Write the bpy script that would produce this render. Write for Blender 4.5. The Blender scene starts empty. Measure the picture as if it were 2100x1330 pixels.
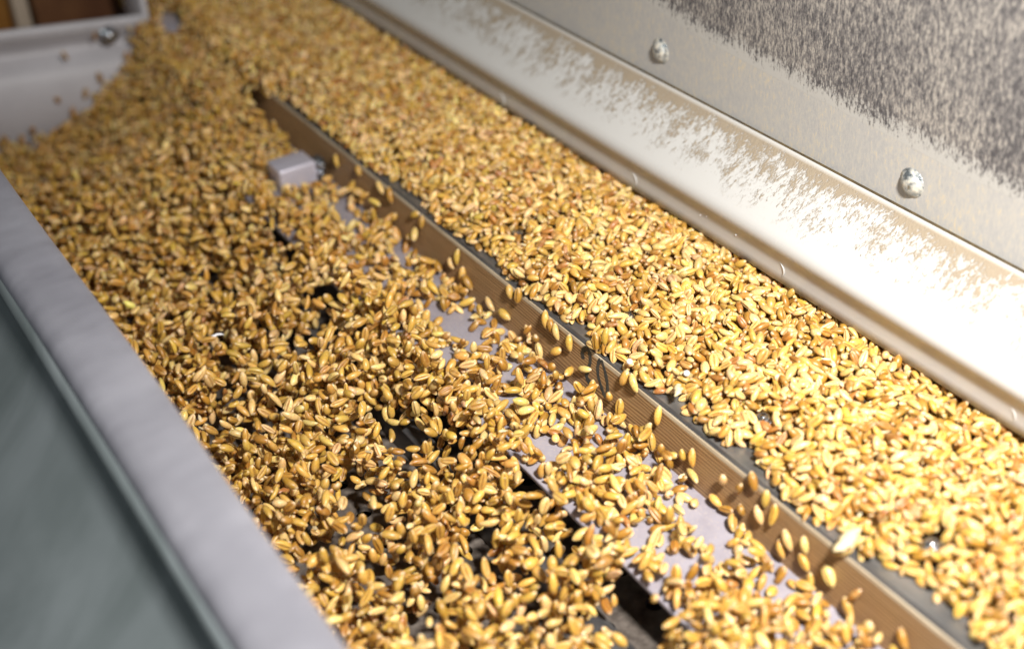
import bpy, math, random
import numpy as np
from mathutils import Matrix, Vector

# ------------------------------------------------------------------ camera frame (millimetres, x along the machine)
MM = 0.001
W, H, F = 2100.0, 1330.0, 2917.0
CX, CY = 1050.0, 665.0
def _d(px, py):
    v = np.array([px-CX, -(py-CY), -F]); return v/np.linalg.norm(v)
_vp = (-1050., -1100.)
_a = _d(*_vp); _b = _d(_vp[0]+5000, _vp[1]-0.07*5000)
_up = np.cross(_b, _a); _up /= np.linalg.norm(_up)
if _up[1] < 0: _up = -_up
RX = -_a; RY = np.cross(_up, RX)
R = np.array([RX, RY, _up])                      # camera vector -> world vector
CAM = -(R @ np.array([0, 0, -1.])) * 521.
def un(px, py, z=0.):
    v = R @ _d(px, py); return CAM + v*((z-CAM[2])/v[2])
def unx(px, py, x):
    v = R @ _d(px, py); return CAM + v*((x-CAM[0])/v[0])
def unplane(px, py, p0, n):
    v = R @ _d(px, py); n = np.array(n, float)
    return CAM + v*(np.dot(np.array(p0, float)-CAM, n)/np.dot(v, n))
def pr(P):
    v = (np.atleast_2d(P)-CAM) @ R
    return np.stack([CX-F*v[:, 0]/v[:, 2], CY+F*v[:, 1]/v[:, 2], -v[:, 2]], 1)

scene = bpy.context.scene
col = scene.collection
cam = bpy.data.cameras.new('camera'); co = bpy.data.objects.new('camera', cam); col.objects.link(co)
M4 = Matrix([[*R[0], CAM[0]*MM], [*R[1], CAM[1]*MM], [*R[2], CAM[2]*MM], [0, 0, 0, 1]])
co.matrix_world = M4
cam.sensor_width = 36.; cam.lens = F*36./W
cam.clip_start = 0.01; cam.clip_end = 20.
cam.dof.use_dof = True; cam.dof.focus_distance = 0.500; cam.dof.aperture_fstop = 6.2
scene.camera = co

world = bpy.data.worlds.new('World'); scene.world = world; world.use_nodes = True
bg = world.node_tree.nodes['Background']
bg.inputs[0].default_value = (0.84, 0.90, 1.0, 1); bg.inputs[1].default_value = 0.05

def lamp(name, off, size, power, color, target):
    l = bpy.data.lights.new(name, 'AREA'); l.shape = 'RECTANGLE'; l.size = size[0]; l.size_y = size[1]
    l.energy = power; l.color = color
    o = bpy.data.objects.new(name, l); col.objects.link(o)
    p = Vector(off)*MM; t = Vector(target)*MM
    o.location = p; o.rotation_euler = (t-p).to_track_quat('-Z', 'Y').to_euler()
    return o
flash_pos = CAM + R @ np.array([120., 140., -10.])
lamp('camera_flash', flash_pos, (0.05, 0.032), 2.3, (1.0, 0.975, 0.94), (110, 85, 0)).data.spread = math.radians(105)
lamp('hall_lamp', (150, -1000, 1000), (0.9, 0.5), 2.4, (0.93, 1.0, 0.98), (0, -100, -50))

scene.view_settings.view_transform = 'Standard'
scene.view_settings.look = 'None'
scene.view_settings.exposure = 0.0
scene.view_settings.gamma = 1.0
scene.view_settings.use_curve_mapping = False
scene.cycles.use_denoising = True
scene.cycles.max_bounces = 8

# ------------------------------------------------------------------ tagging
def tag(o, label=None, cat=None, group=None, kind=None):
    if label: o['label'] = label
    if cat: o['category'] = cat
    if group: o['group'] = group
    if kind: o['kind'] = kind
    return o
def empty(name, loc, label, cat, group=None):
    o = bpy.data.objects.new(name, None); col.objects.link(o)
    o.empty_display_size = 0.01
    o.location = Vector(loc)*MM
    return tag(o, label, cat, group)

# ------------------------------------------------------------------ materials
def mat(name):
    m = bpy.data.materials.new(name); m.use_nodes = True
    nt = m.node_tree; b = nt.nodes['Principled BSDF']
    return m, nt, b
def N(nt, t, **kw):
    n = nt.nodes.new(t)
    for k, v in kw.items(): setattr(n, k, v)
    return n
def L(nt, a, b): nt.links.new(a, b)
def coords(nt, scale=(1, 1, 1), rot=(0, 0, 0)):
    g = N(nt, 'ShaderNodeNewGeometry'); mp = N(nt, 'ShaderNodeMapping')
    mp.inputs['Scale'].default_value = scale; mp.inputs['Rotation'].default_value = rot
    L(nt, g.outputs['Position'], mp.inputs['Vector']); return mp.outputs[0]
def noise(nt, vec, scale, detail=4, rough=.55, dist=0.):
    n = N(nt, 'ShaderNodeTexNoise'); n.inputs['Scale'].default_value = scale
    n.inputs['Detail'].default_value = detail; n.inputs['Roughness'].default_value = rough
    n.inputs['Distortion'].default_value = dist
    L(nt, vec, n.inputs['Vector']); return n.outputs['Fac']
def ramp(nt, fac, stops):
    r = N(nt, 'ShaderNodeValToRGB'); e = r.color_ramp.elements
    while len(e) < len(stops): e.new(0.5)
    for i, (p, c) in enumerate(stops):
        e[i].position = p; e[i].color = (*c, 1) if len(c) == 3 else c
    L(nt, fac, r.inputs[0]); return r.outputs[0]
def mth(nt, op, a, b=None, clamp=False):
    n = N(nt, 'ShaderNodeMath', operation=op); n.use_clamp = clamp
    for i, v in enumerate((a, b)):
        if v is None: continue
        if isinstance(v, (int, float)): n.inputs[i].default_value = v
        else: L(nt, v, n.inputs[i])
    return n.outputs[0]
def mixc(nt, f, a, b):
    n = N(nt, 'ShaderNodeMix', data_type='RGBA')
    if isinstance(f, (int, float)): n.inputs[0].default_value = f
    else: L(nt, f, n.inputs[0])
    for i, v in ((6, a), (7, b)):
        if isinstance(v, tuple): n.inputs[i].default_value = (*v, 1)
        else: L(nt, v, n.inputs[i])
    return n.outputs[2]
def bump(nt, b, h, strength, dist):
    n = N(nt, 'ShaderNodeBump'); n.inputs['Strength'].default_value = strength; n.inputs['Distance'].default_value = dist
    L(nt, h, n.inputs['Height']); L(nt, n.outputs[0], b.inputs['Normal'])
def sepz(nt):
    g = N(nt, 'ShaderNodeNewGeometry'); s = N(nt, 'ShaderNodeSeparateXYZ'); L(nt, g.outputs['Position'], s.inputs[0])
    return s.outputs

def simple(name, c1, c2, scale, rough, metal=0., stretch=(1, 1, 1), bmp=0.1, coat=0., detail=5):
    m, nt, b = mat(name)
    n = noise(nt, coords(nt, stretch), scale, detail)
    c = ramp(nt, n, [(0.3, c1), (0.7, c2)])
    L(nt, c, b.inputs['Base Color'])
    b.inputs['Metallic'].default_value = metal
    r = mth(nt, 'MULTIPLY_ADD', n, 0.25); nt.nodes[-1].inputs[2].default_value = rough-0.12
    L(nt, r, b.inputs['Roughness']); b.inputs['Coat Weight'].default_value = coat
    if bmp: bump(nt, b, n, bmp, 0.0004)
    return m

def grain_mat():
    m, nt, b = mat('wheat_skin')
    at = N(nt, 'ShaderNodeAttribute'); at.attribute_name = 'kcol'
    n = noise(nt, coords(nt), 1400, 3)
    n2 = noise(nt, coords(nt), 420, 2)
    dk = mixc(nt, ramp(nt, n, [(0.35, (0, 0, 0)), (0.75, (0.45,)*3)]), at.outputs['Color'], (0.33, 0.15, 0.035))
    lt = mixc(nt, ramp(nt, n2, [(0.5, (0, 0, 0)), (0.8, (0.35,)*3)]), dk, (0.80, 0.58, 0.27))
    L(nt, lt, b.inputs['Base Color'])
    b.inputs['Roughness'].default_value = 0.37
    b.inputs['Specular IOR Level'].default_value = 0.5
    b.inputs['Subsurface Weight'].default_value = 0.3
    b.inputs['Subsurface Radius'].default_value = (1.0, 0.5, 0.15)
    b.inputs['Subsurface Scale'].default_value = 0.0011
    bump(nt, b, n, 0.25, 0.00012)
    return m
MG = grain_mat()

def wood_mat():
    m, nt, b = mat('wood_lath_face')
    v = coords(nt, (1, 1, 1))
    warp = noise(nt, coords(nt, (6, 30, 30)), 3.0, 3)
    s = sepz(nt)
    zz = mth(nt, 'ADD', s[2], mth(nt, 'MULTIPLY', warp, 0.0045))
    zz = mth(nt, 'ADD', zz, mth(nt, 'MULTIPLY', s[0], 0.006))
    w = mth(nt, 'SINE', mth(nt, 'MULTIPLY', zz, 2*math.pi/0.00125))
    w = mth(nt, 'MULTIPLY_ADD', w, 0.5); nt.nodes[-1].inputs[2].default_value = 0.5
    big = noise(nt, coords(nt, (8, 60, 160)), 1.6, 3)
    fib = noise(nt, coords(nt, (40, 900, 900)), 1.5, 4)
    c = ramp(nt, w, [(0.05, (0.085, 0.038, 0.014)), (0.45, (0.26, 0.145, 0.060)), (0.9, (0.38, 0.235, 0.11))])
    c = mixc(nt, ramp(nt, big, [(0.35, (0, 0, 0)), (0.7, (0.75,)*3)]), c, (0.29, 0.175, 0.085))
    c = mixc(nt, ramp(nt, fib, [(0.45, (0, 0, 0)), (0.75, (0.5,)*3)]), c, (0.23, 0.12, 0.05))
    L(nt, c, b.inputs['Base Color']); b.inputs['Roughness'].default_value = 0.55
    bump(nt, b, w, 0.25, 0.0002)
    return m
M_WOOD = wood_mat()
M_WOODEDGE = simple('worn_wood_edge', (0.33, 0.25, 0.16), (0.50, 0.42, 0.30), 300, 0.6, stretch=(.15, 1, 1))
M_STEEL = simple('worn_sheet_steel', (0.20, 0.20, 0.20), (0.34, 0.33, 0.31), 160, 0.42, 0.75, (.3, 1, 1), 0.1)
M_DARKSTEEL = simple('dark_steel_edge', (0.07, 0.07, 0.075), (0.16, 0.155, 0.15), 200, 0.45, 0.6, (.2, 1, 1), 0.15)
M_PLATE = simple('lavender_grey_plate', (0.29, 0.265, 0.30), (0.35, 0.325, 0.365), 90, 0.5, 0.1, (1, 1, 1), 0.04)
def plate_mat():
    m, nt, b = mat('dusted_lavender_plate')
    n = noise(nt, coords(nt), 90, 5); f = noise(nt, coords(nt), 1100, 4, .7); sc = noise(nt, coords(nt, (60, 1400, 60), (0, 0, .5)), 1.0, 3)
    c = ramp(nt, n, [(0.3, (0.28, 0.255, 0.29)), (0.7, (0.36, 0.335, 0.375))])
    c = mixc(nt, ramp(nt, f, [(0.55, (0, 0, 0)), (0.72, (.7,)*3)]), c, (0.52, 0.44, 0.34))
    c = mixc(nt, ramp(nt, sc, [(0.62, (0, 0, 0)), (0.70, (.35,)*3)]), c, (0.17, 0.15, 0.17))
    L(nt, c, b.inputs['Base Color']); b.inputs['Roughness'].default_value = 0.5; b.inputs['Metallic'].default_value = 0.1
    bump(nt, b, f, 0.1, 0.0002); return m
M_PLATE = plate_mat()
M_SUB = simple('dusty_brown_plate', (0.06, 0.046, 0.038), (0.19, 0.16, 0.135), 240, 0.6, 0.2, (1, 1, 1), 0.3)
M_BRACKET = simple('brushed_bracket_steel', (0.50, 0.47, 0.53), (0.58, 0.55, 0.62), 200, 0.38, 0.35, (1, .2, 1), 0.05)
M_SCREW = simple('zinc_screw', (0.45, 0.47, 0.50), (0.65, 0.68, 0.72), 500, 0.22, 1.0, bmp=0.05)
M_INK = simple('black_marker_ink', (0.015, 0.022, 0.025), (0.05, 0.055, 0.055), 900, 0.5, bmp=0)
M_HUSK = simple('pale_husk', (0.60, 0.49, 0.27), (0.70, 0.59, 0.37), 500, 0.6, bmp=0.2)
M_WHITEFLECK = simple('white_fleck', (0.75, 0.75, 0.78), (0.85, 0.85, 0.86), 500, 0.4, bmp=0)
M_ORANGE = simple('orange_brown_board', (0.20, 0.075, 0.012), (0.33, 0.15, 0.03), 30, 0.5, stretch=(1, .4, 1))
M_DARKBOX = simple('dark_brown_recess', (0.10, 0.04, 0.018), (0.19, 0.085, 0.03), 30, 0.5)
M_PALEPOST = simple('pale_post_paint', (0.45, 0.36, 0.27), (0.55, 0.45, 0.35), 40, 0.5)
M_CHUTE = simple('grey_white_chute_paint', (0.44, 0.425, 0.445), (0.53, 0.515, 0.54), 25, 0.45, coat=0.2, bmp=0.03)

def near_rail_mat():
    m, nt, b = mat('satin_lavender_rail')
    n = noise(nt, coords(nt, (1, 1, 1)), 38, 3)
    n2 = noise(nt, coords(nt, (1.4, 1, 1)), 16, 3)
    c = mixc(nt, n, (0.44, 0.43, 0.49), (0.72, 0.71, 0.78))
    L(nt, c, b.inputs['Base Color']); b.inputs['Metallic'].default_value = 0.55
    r = mth(nt, 'MULTIPLY_ADD', n2, 0.6); nt.nodes[-1].inputs[2].default_value = 0.10
    L(nt, r, b.inputs['Roughness'])
    bump(nt, b, n2, 0.5, 0.006)
    return m
M_RAIL = near_rail_mat()
def side_mat():
    m, nt, b = mat('teal_grey_side_panel')
    n = noise(nt, coords(nt, (1, .6, .3)), 20, 4, .6, .5)
    c = ramp(nt, n, [(0.3, (0.155, 0.185, 0.185)), (0.75, (0.31, 0.345, 0.36))])
    L(nt, c, b.inputs['Base Color']); b.inputs['Roughness'].default_value = 0.5; b.inputs['Metallic'].default_value = 0.25
    return m
M_SIDE = side_mat()

# painted white profile with flour-like dust lying on the sloping face; dust gets thick towards the wall
Y_SEAM = 108.0
RAILP = [(85.1, 10.0), (85.2, 14.0), (85.15, 17.0), (84.9, 18.8), (84.3, 20.4), (83.5, 22.0), (82.8, 23.6), (82.35, 25.0), (82.3, 26.2), (82.6, 27.4), (83.3, 28.6), (84.5, 29.8)]
def seam_z(y0, y):        # height on the sight ray whose foot on the bed is y0
    t = (y-CAM[1])/(y0-CAM[1]); return CAM[2]*(1-t)
# sloping face ends on the sight ray y0=172
zs = seam_z(172.2, Y_SEAM)
RAILP += [(94.0, 29.8+(zs-29.8)*(94-84.5)/(Y_SEAM-84.5)), (Y_SEAM-1.2, zs-1.0), (Y_SEAM-.3, zs-.15), (Y_SEAM+.1, zs-.3), (Y_SEAM+.3, zs-8)]
def dust_mat():
    m, nt, b = mat('white_paint_with_flour_dust')
    s = sepz(nt)
    u = mth(nt, 'MULTIPLY_ADD', s[1], 1/0.0235); nt.nodes[-1].inputs[2].default_value = -0.0845/0.0235  # 0 at bend, 1 at wall
    n1 = noise(nt, coords(nt, (1, .8, .8), (0, 0, math.radians(-28))), 75, 3)
    n2 = noise(nt, coords(nt, (1.0, .55, .55), (0, 0, math.radians(-30))), 430, 6, .70, .3)
    n3 = noise(nt, coords(nt, (1, .6, .6), (0, 0, math.radians(-30))), 1500, 3)
    nn = mth(nt, 'ADD', mth(nt, 'MULTIPLY', n1, 0.70), mth(nt, 'MULTIPLY', n2, 1.55))
    uu = mth(nt, 'MULTIPLY', mth(nt, 'SUBTRACT', u, 0.76), 1.3, clamp=True)
    v = mth(nt, 'ADD', mth(nt, 'ADD', mth(nt, 'MULTIPLY', u, 0.34), uu), nn)
    farx = mth(nt, 'MULTIPLY', s[0], -0.10)
    v = mth(nt, 'ADD', v, farx)
    v = mth(nt, 'ADD', v, mth(nt, 'MULTIPLY', mth(nt, 'SUBTRACT', n3, 0.5), 0.75))
    mask = ramp(nt, v, [(0.0, (0, 0, 0)), (1.0, (1, 1, 1))])
    mr = N(nt, 'ShaderNodeMapRange'); mr.inputs['From Min'].default_value = 1.27; mr.inputs['From Max'].default_value = 1.50
    L(nt, v, mr.inputs['Value'])
    # clean lip right at the seam and nothing below the bend
    lip = N(nt, 'ShaderNodeMapRange'); lip.inputs['From Min'].default_value = 0.985; lip.inputs['From Max'].default_value = 0.93
    L(nt, u, lip.inputs['Value'])
    low = N(nt, 'ShaderNodeMapRange'); low.inputs['From Min'].default_value = 0.02; low.inputs['From Max'].default_value = 0.3
    L(nt, u, low.inputs['Value'])
    f = mth(nt, 'MULTIPLY', mth(nt, 'MULTIPLY', mr.outputs[0], lip.outputs[0]), low.outputs[0])
    dcol = mixc(nt, n2, (0.215, 0.155, 0.095), (0.31, 0.245, 0.16))
    film = mixc(nt, mth(nt, 'MULTIPLY', n3, 0.35), (0.53, 0.52, 0.50), (0.48, 0.445, 0.395))
    L(nt, mixc(nt, mth(nt, 'MULTIPLY', f, 0.9), film, dcol), b.inputs['Base Color'])
    rr = mth(nt, 'MULTIPLY_ADD', f, 0.5); nt.nodes[-1].inputs[2].default_value = 0.38
    L(nt, rr, b.inputs['Roughness'])
    hh = mth(nt, 'MULTIPLY', f, mth(nt, 'ADD', 0.6, n3))
    bump(nt, b, hh, 0.5, 0.0006)
    return m
M_DUST = dust_mat()

def wall_mat(dark):
    m, nt, b = mat('dusty_dark_glass' if dark else 'dusty_grey_wall_paint')
    # streaks run down the wall, leaning a little
    a = noise(nt, coords(nt, (1, 1, .36), (0, math.radians(14), 0)), 760, 5, .75)
    c2 = noise(nt, coords(nt, (1, 1, .40), (0, math.radians(14), 0)), 1500, 4, .75)
    big = noise(nt, coords(nt), 22, 3)
    t = mth(nt, 'ADD', mth(nt, 'MULTIPLY', a, 0.55), mth(nt, 'MULTIPLY', c2, 0.45))
    t = mth(nt, 'ADD', t, mth(nt, 'MULTIPLY', mth(nt, 'SUBTRACT', big, 0.5), 0.20))
    W0, W1, W2 = (0.42, 0.415, 0.41), (0.49, 0.475, 0.445), (0.62, 0.53, 0.38)
    if dark:
        c = ramp(nt, t, [(0.42, (0.07, 0.065, 0.069)), (0.50, (0.18, 0.168, 0.163)), (0.60, (0.44, 0.40, 0.35))])
        at = N(nt, 'ShaderNodeAttribute'); at.attribute_name = 'border'
        e = mth(nt, 'ADD', at.outputs['Fac'], mth(nt, 'MULTIPLY', mth(nt, 'SUBTRACT', 0.5, t), 3.2))
        e = mth(nt, 'MULTIPLY', mth(nt, 'SUBTRACT', e, 0.22), 2.8, clamp=True)
        c = mixc(nt, e, W1, c)
    else:
        c = ramp(nt, t, [(0.40, W0), (0.53, W1), (0.64, W2)])
    L(nt, c, b.inputs['Base Color']); b.inputs['Roughness'].default_value = 0.8 if dark else 0.6
    bump(nt, b, t, 0.3, 0.0003)
    return m
M_WALLP = wall_mat(False); M_DARKP = wall_mat(True)
def bolt_mat():
    m, nt, b = mat('dusted_bolt_steel')
    n = noise(nt, coords(nt), 420, 4)
    f = ramp(nt, n, [(0.40, (0, 0, 0)), (0.62, (1, 1, 1))])
    L(nt, mixc(nt, f, (0.33, 0.37, 0.39), (0.50, 0.46, 0.38)), b.inputs['Base Color'])
    inv = mth(nt, 'SUBTRACT', 0.8, f); L(nt, inv, b.inputs['Metallic'])
    r = mth(nt, 'MULTIPLY_ADD', f, 0.5); nt.nodes[-1].inputs[2].default_value = 0.25
    L(nt, r, b.inputs['Roughness'])
    bump(nt, b, n, 0.7, 0.0008)
    return m
M_BOLT = bolt_mat()
M_GAP = simple('painted_gap_shade', (0.035, 0.024, 0.010), (0.10, 0.065, 0.02), 300, 0.8, bmp=0.2)  # shade of the thin gap behind the lip, put into the colour

# ------------------------------------------------------------------ mesh helpers (input in mm, world coordinates)
def link(name, me, m, parent=None, smooth=False):
    o = bpy.data.objects.new(name, me); col.objects.link(o)
    if m: me.materials.append(m)
    if smooth:
        me.polygons.foreach_set('use_smooth', [True]*len(me.polygons))
    if parent is not None:
        o.parent = parent
        o.matrix_parent_inverse = Matrix.Translation(parent.location).inverted()
    return o
def mesh(name, V, Fc, m, parent=None, smooth=False, bevel=0., seg=2):
    me = bpy.data.meshes.new(name)
    me.from_pydata([tuple(float(c)*MM for c in v) for v in V], [], Fc); me.validate(); me.update()
    o = link(name, me, m, parent, smooth)
    if bevel:
        b = o.modifiers.new('bevel', 'BEVEL'); b.width = bevel*MM; b.segments = seg; b.limit_method = 'ANGLE'
        b.angle_limit = math.radians(25)
        o.data.polygons.foreach_set('use_smooth', [True]*len(me.polygons))
    return o
def box(name, x0, x1, y0, y1, z0, z1, m, parent=None, bevel=0., seg=2):
    V = [(x, y, z) for x in (x0, x1) for y in (y0, y1) for z in (z0, z1)]
    Fc = [(0, 1, 3, 2), (4, 6, 7, 5), (0, 4, 5, 1), (2, 3, 7, 6), (0, 2, 6, 4), (1, 5, 7, 3)]
    return mesh(name, V, Fc, m, parent, False, bevel, seg)
def extrude_profile(name, prof, x0, x1, m, parent=None, nx=2, closed=True, smooth=False, bevel=0., wob=0.):
    n = len(prof); xs = np.linspace(x0, x1, nx); V = []; Fc = []
    for x in xs:
        w = wob*math.sin(x*0.021+1)*math.cos(x*0.0083)
        for (y, z) in prof: V.append((x, y+w, z+w*.5))
    for i in range(nx-1):
        for j in range(n if closed else n-1):
            k = (j+1) % n
            Fc.append((i*n+j, (i+1)*n+j, (i+1)*n+k, i*n+k))
    if closed:
        Fc.append(tuple(range(n-1, -1, -1))[::-1]); Fc.append(tuple((nx-1)*n+j for j in range(n-1, -1, -1)))
    return mesh(name, V, Fc, m, parent, smooth, bevel)
def lathe(name, prof, c, axis, m, parent=None, seg=28, squash=None):
    # prof: (radius, height along axis)
    ax = Vector(axis).normalized(); t = ax.orthogonal().normalized(); s = ax.cross(t)
    V = []; Fc = []
    for (r, h) in prof:
        for k in range(seg):
            a = 2*math.pi*k/seg
            V.append(Vector(c)+ax*h+(t*math.cos(a)+s*math.sin(a))*max(r, 0.001))
    for i in range(len(prof)-1):
        for k in range(seg):
            k2 = (k+1) % seg
            Fc.append((i*seg+k, i*seg+k2, (i+1)*seg+k2, (i+1)*seg+k))
    return mesh(name, V, Fc, m, parent, True)

X0, X1 = -640., 300.

# ------------------------------------------------------------------ the machine
Z_PL, Z_SUB = -18., -42.
Y_WT, Y_WB = 13.3, 10.1           # top and foot of the wooden lath
Y_PE = -29.5                      # free edge of the lavender plate

# floor far below, so nothing looks into the void
fl = box('floor', -1600, 1200, -1500, 1200, -905, -900, simple('dark_floor', (0.05, 0.05, 0.05), (0.09, 0.085, 0.08), 8, 0.8))
tag(fl, kind='structure')

bed = empty('feed_bed', (0, 60, -4), 'flat sheet steel feed bed under the loose wheat, bare grey along the wooden strip', 'tray')
box('tray_floor', X0, X1, Y_WT+2.2, 150, -3, 0, M_STEEL, bed)
extrude_profile('edge_strip', [(Y_WT+.3, -3), (Y_WT+.3, .55), (Y_WT+.9, .8), (Y_WT+2.0, .6), (Y_WT+2.1, -3)], X0, X1, M_DARKSTEEL, bed, nx=60, wob=.25)
SCREW_X = [-274, -199, -124, -47, 28.2, 102.6, 175.8]
for x in SCREW_X:
    s = lathe('screw', [(0, 6.8), (.9, 6.8), (1.0, 6.4), (1.4, 6.8), (2.2, 6.5), (2.9, 5.8), (3.4, 4.8), (5.0, 4.6), (5.1, 3.8), (3, 2.1), (3, -2)], (x, 32., 0), (0.02, -0.05, 1), M_SCREW, bed)

ws = empty('wooden_strip', (0, 11, -10), 'long brown ribbed wooden strip with a handwritten 20, dividing the bed from the plate', 'wooden strip')
box_prof = [(Y_WB, Z_PL), (Y_WT-.35, -.55), (Y_WT-.1, .25), (Y_WT+.25, .3), (Y_WT+.25, -3.2), (Y_WT+2.6, -3.2), (Y_WT+2.6, Z_PL)]
extrude_profile('lath', box_prof, X0, X1, M_WOOD, ws, nx=2)
extrude_profile('worn_edge', [(Y_WT-.46, -.75), (Y_WT-.2, .45), (Y_WT+.26, .5), (Y_WT+.2, -.2), (Y_WT-.2, -.6)], X0, X1, M_WOODEDGE, ws, nx=80, wob=.08)
# handwriting on the sloping face
fd = np.array([0, Y_WT-.35-Y_WB, -.55-Z_PL]); fn = np.array([0, -(fd[2]), fd[1]]); fn = fn/np.linalg.norm(fn)
WF0 = np.array([0, Y_WB, Z_PL])
def onface(px, py, lift=0.12):
    return unplane(px, py, WF0+fn*lift, fn)
def stroke(pts, w):
    P = [onface(*p) for p in pts]; Q = []
    for i in range(len(P)-1):
        for k in range(6):
            t = k/6; p0 = P[max(i-1, 0)]; p1 = P[i]; p2 = P[i+1]; p3 = P[min(i+2, len(P)-1)]
            Q.append(.5*((2*p1)+(-p0+p2)*t+(2*p0-5*p1+4*p2-p3)*t*t+(-p0+3*p1-3*p2+p3)*t**3))
    Q.append(P[-1]); V = []; Fc = []
    rr = random.Random(5)
    for i, q in enumerate(Q):
        d = Q[min(i+1, len(Q)-1)]-Q[max(i-1, 0)]; s = np.cross(fn, d); s = s/np.linalg.norm(s)
        ww = w*(.8+.4*rr.random())*.5
        for sg, l in ((-1, 0), (-1, .04), (1, .04), (1, 0)): V.append(q+s*sg*ww+fn*(l-.06))
    for i in range(len(Q)-1):
        for j in range(4):
            k = (j+1) % 4; Fc.append((i*4+j, i*4+k, (i+1)*4+k, (i+1)*4+j))
    return V, Fc
V, Fc = [], []
for pts, w in (([(1196, 736), (1194, 722), (1201, 715), (1208, 722), (1210, 742), (1204, 762), (1203, 774), (1212, 788), (1223, 799)], 1.8),
               ([(1231, 737), (1226, 748), (1226, 768), (1232, 790), (1240, 812), (1245, 806), (1245, 786), (1240, 760), (1233, 738)], 1.6)):
    v, f = stroke(pts, w); k = len(V); V += v; Fc += [tuple(i+k for i in q) for q in f]
nb = mesh('handwritten_number', V, Fc, M_INK, ws)
tag(nb, 'black marker number 20')

pl = box('lower_plate', -262, X1, Y_PE, Y_WT+2.6, Z_PL-2.2, Z_PL-.004, M_PLATE, None, .5, 2)
tag(pl, 'smooth lavender grey metal plate just below the wooden strip, scattered with wheat', 'plate')

# perforated sub plate with round holes
def perforated():
    V = []; Fc = []; p = 19.; r = 3.1; seg = 16
    idx = {}
    def vid(x, y, z):
        k = (round(x, 2), round(y, 2), round(z, 2))
        if k not in idx: idx[k] = len(V); V.append((x, y, z))
        return idx[k]
    for ix in range(int((X1-X0)/p)):
        for iy in range(8):
            cx = X0+p*(ix+.5); cy = Y_WT-2-p*(iy+.5)
            if cx < -290: continue
            inn = []; low = []; out = []
            for k in range(seg):
                a = 2*math.pi*(k+.5)/seg
                inn.append(vid(cx+r*math.cos(a), cy+r*math.sin(a), Z_SUB)); low.append(vid(cx+r*math.cos(a), cy+r*math.sin(a), Z_SUB-2))
                m = max(abs(math.cos(a)), abs(math.sin(a)))
                out.append(vid(cx+p/2*math.cos(a)/m, cy+p/2*math.sin(a)/m, Z_SUB))
            for k in range(seg):
                k2 = (k+1) % seg
                Fc.append((inn[k], out[k], out[k2], inn[k2])); Fc.append((inn[k2], low[k2], low[k], inn[k]))
            for q in range(4):   # corners
                a1 = out[(q*4+1)]; a2 = out[(q*4+2)]
                sx, sy = [(1, 1), (-1, 1), (-1, -1), (1, -1)][q]
                c = vid(cx+sx*p/2, cy+sy*p/2, Z_SUB); Fc.append((a1, c, a2))
    return V, Fc
V, Fc = perforated()
sp = mesh('sieve_plate', V, Fc, M_SUB)
tag(sp, 'dusty brown perforated sieve plate with round holes, deep below the wheat', 'sieve')
catch = box('catch_tray', X0, X1, -160, 14, -92, -90, simple('black_tray', (0.012, 0.009, 0.007), (0.03, 0.022, 0.016), 40, .7))
tag(catch, 'black catch tray seen as darkness through the gaps below the sieve holes', 'tray')
bm1 = box('support_beam', -285, X1, -47, -40, -41.9, -30, M_DARKSTEEL, None, .6)
tag(bm1, 'dark steel support beam running under the wheat beside the lavender plate edge', 'beam')

# clamp brackets
def bracket(x0, x1, y0, y1, z0, z1, label, full=True):
    e = empty('clamp_bracket', ((x0+x1)/2, y0, z0), label, 'bracket', 'steel brackets clamped to the wooden strip')
    box('body', x0, x1, y0, y1, z0, z1, M_BRACKET, e, 1.1, 4)
    for (dy, dz) in ((2.6, -2.4), (1.8, -6.6)):
        lathe('bolt', [(0, 2.2), (.9, 2.0), (1.5, 1.3), (1.7, .2), (2.3, .2), (2.3, -1.2), (0, -1.2)], (x1+.6, y1+dy, z1+dz), (1, -.25, .35), M_SCREW, e, 16)
    box('lug', x0+8, x1-.8, y1+.02, y1+4.6, z1-9, z1-.6, M_DARKSTEEL, e, .4)
    return e
bracket(-195, -180, -14.5, 4., -17.6, -6.2, 'pale steel box bracket standing clear of the wheat with two shiny bolts')
bracket(-392, -358, 2, 12, -17.9, 1.5, 'blurred dark bracket half buried in wheat at the far end of the wooden strip')

# near rail (long box section, very close to the lens) and the outer side of the machine
nr = empty('near_side_wall', (0, -150, 0), 'blurred lavender grey box rail and teal grey outer side closest to the viewer', 'side wall')
zr = 58.
def yat(y0, z): return CAM[1]+(y0-CAM[1])*(CAM[2]-z)/CAM[2]
yi, yo = yat(-120.6, zr-1), yat(-147.6, zr-4)
extrude_profile('top_rail', [(yi+.2, -60), (yi+.2, zr-3), (yi-.5, zr-1.0), (yi-2.0, zr), (yi-6, zr+.2), (yo+6, zr-.2), (yo+2.6, zr-1.2), (yo+1.2, zr-2.6), (yo+.2, zr-4.2), (yo+.1, zr-5.5), (yo+.6, zr-7.5), (yo+3, -60)], X0, X1+120, M_RAIL, nr, nx=60, smooth=True, wob=.5)
extrude_profile('outer_panel', [(yo+.7, zr-6.6), (yo-.6, zr-14), (yo-7, zr-24), (yo-21, zr-36), (yo-34, zr-49), (yo-50, zr-64), (yo-330, -310), (yo-327, -314), (yo-47, zr-67), (yo-31, zr-52), (yo-18, zr-39), (yo-8, zr-28), (yo+2.5, zr-8)], X0, X1+160, M_SIDE, nr, nx=3, smooth=True)

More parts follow.
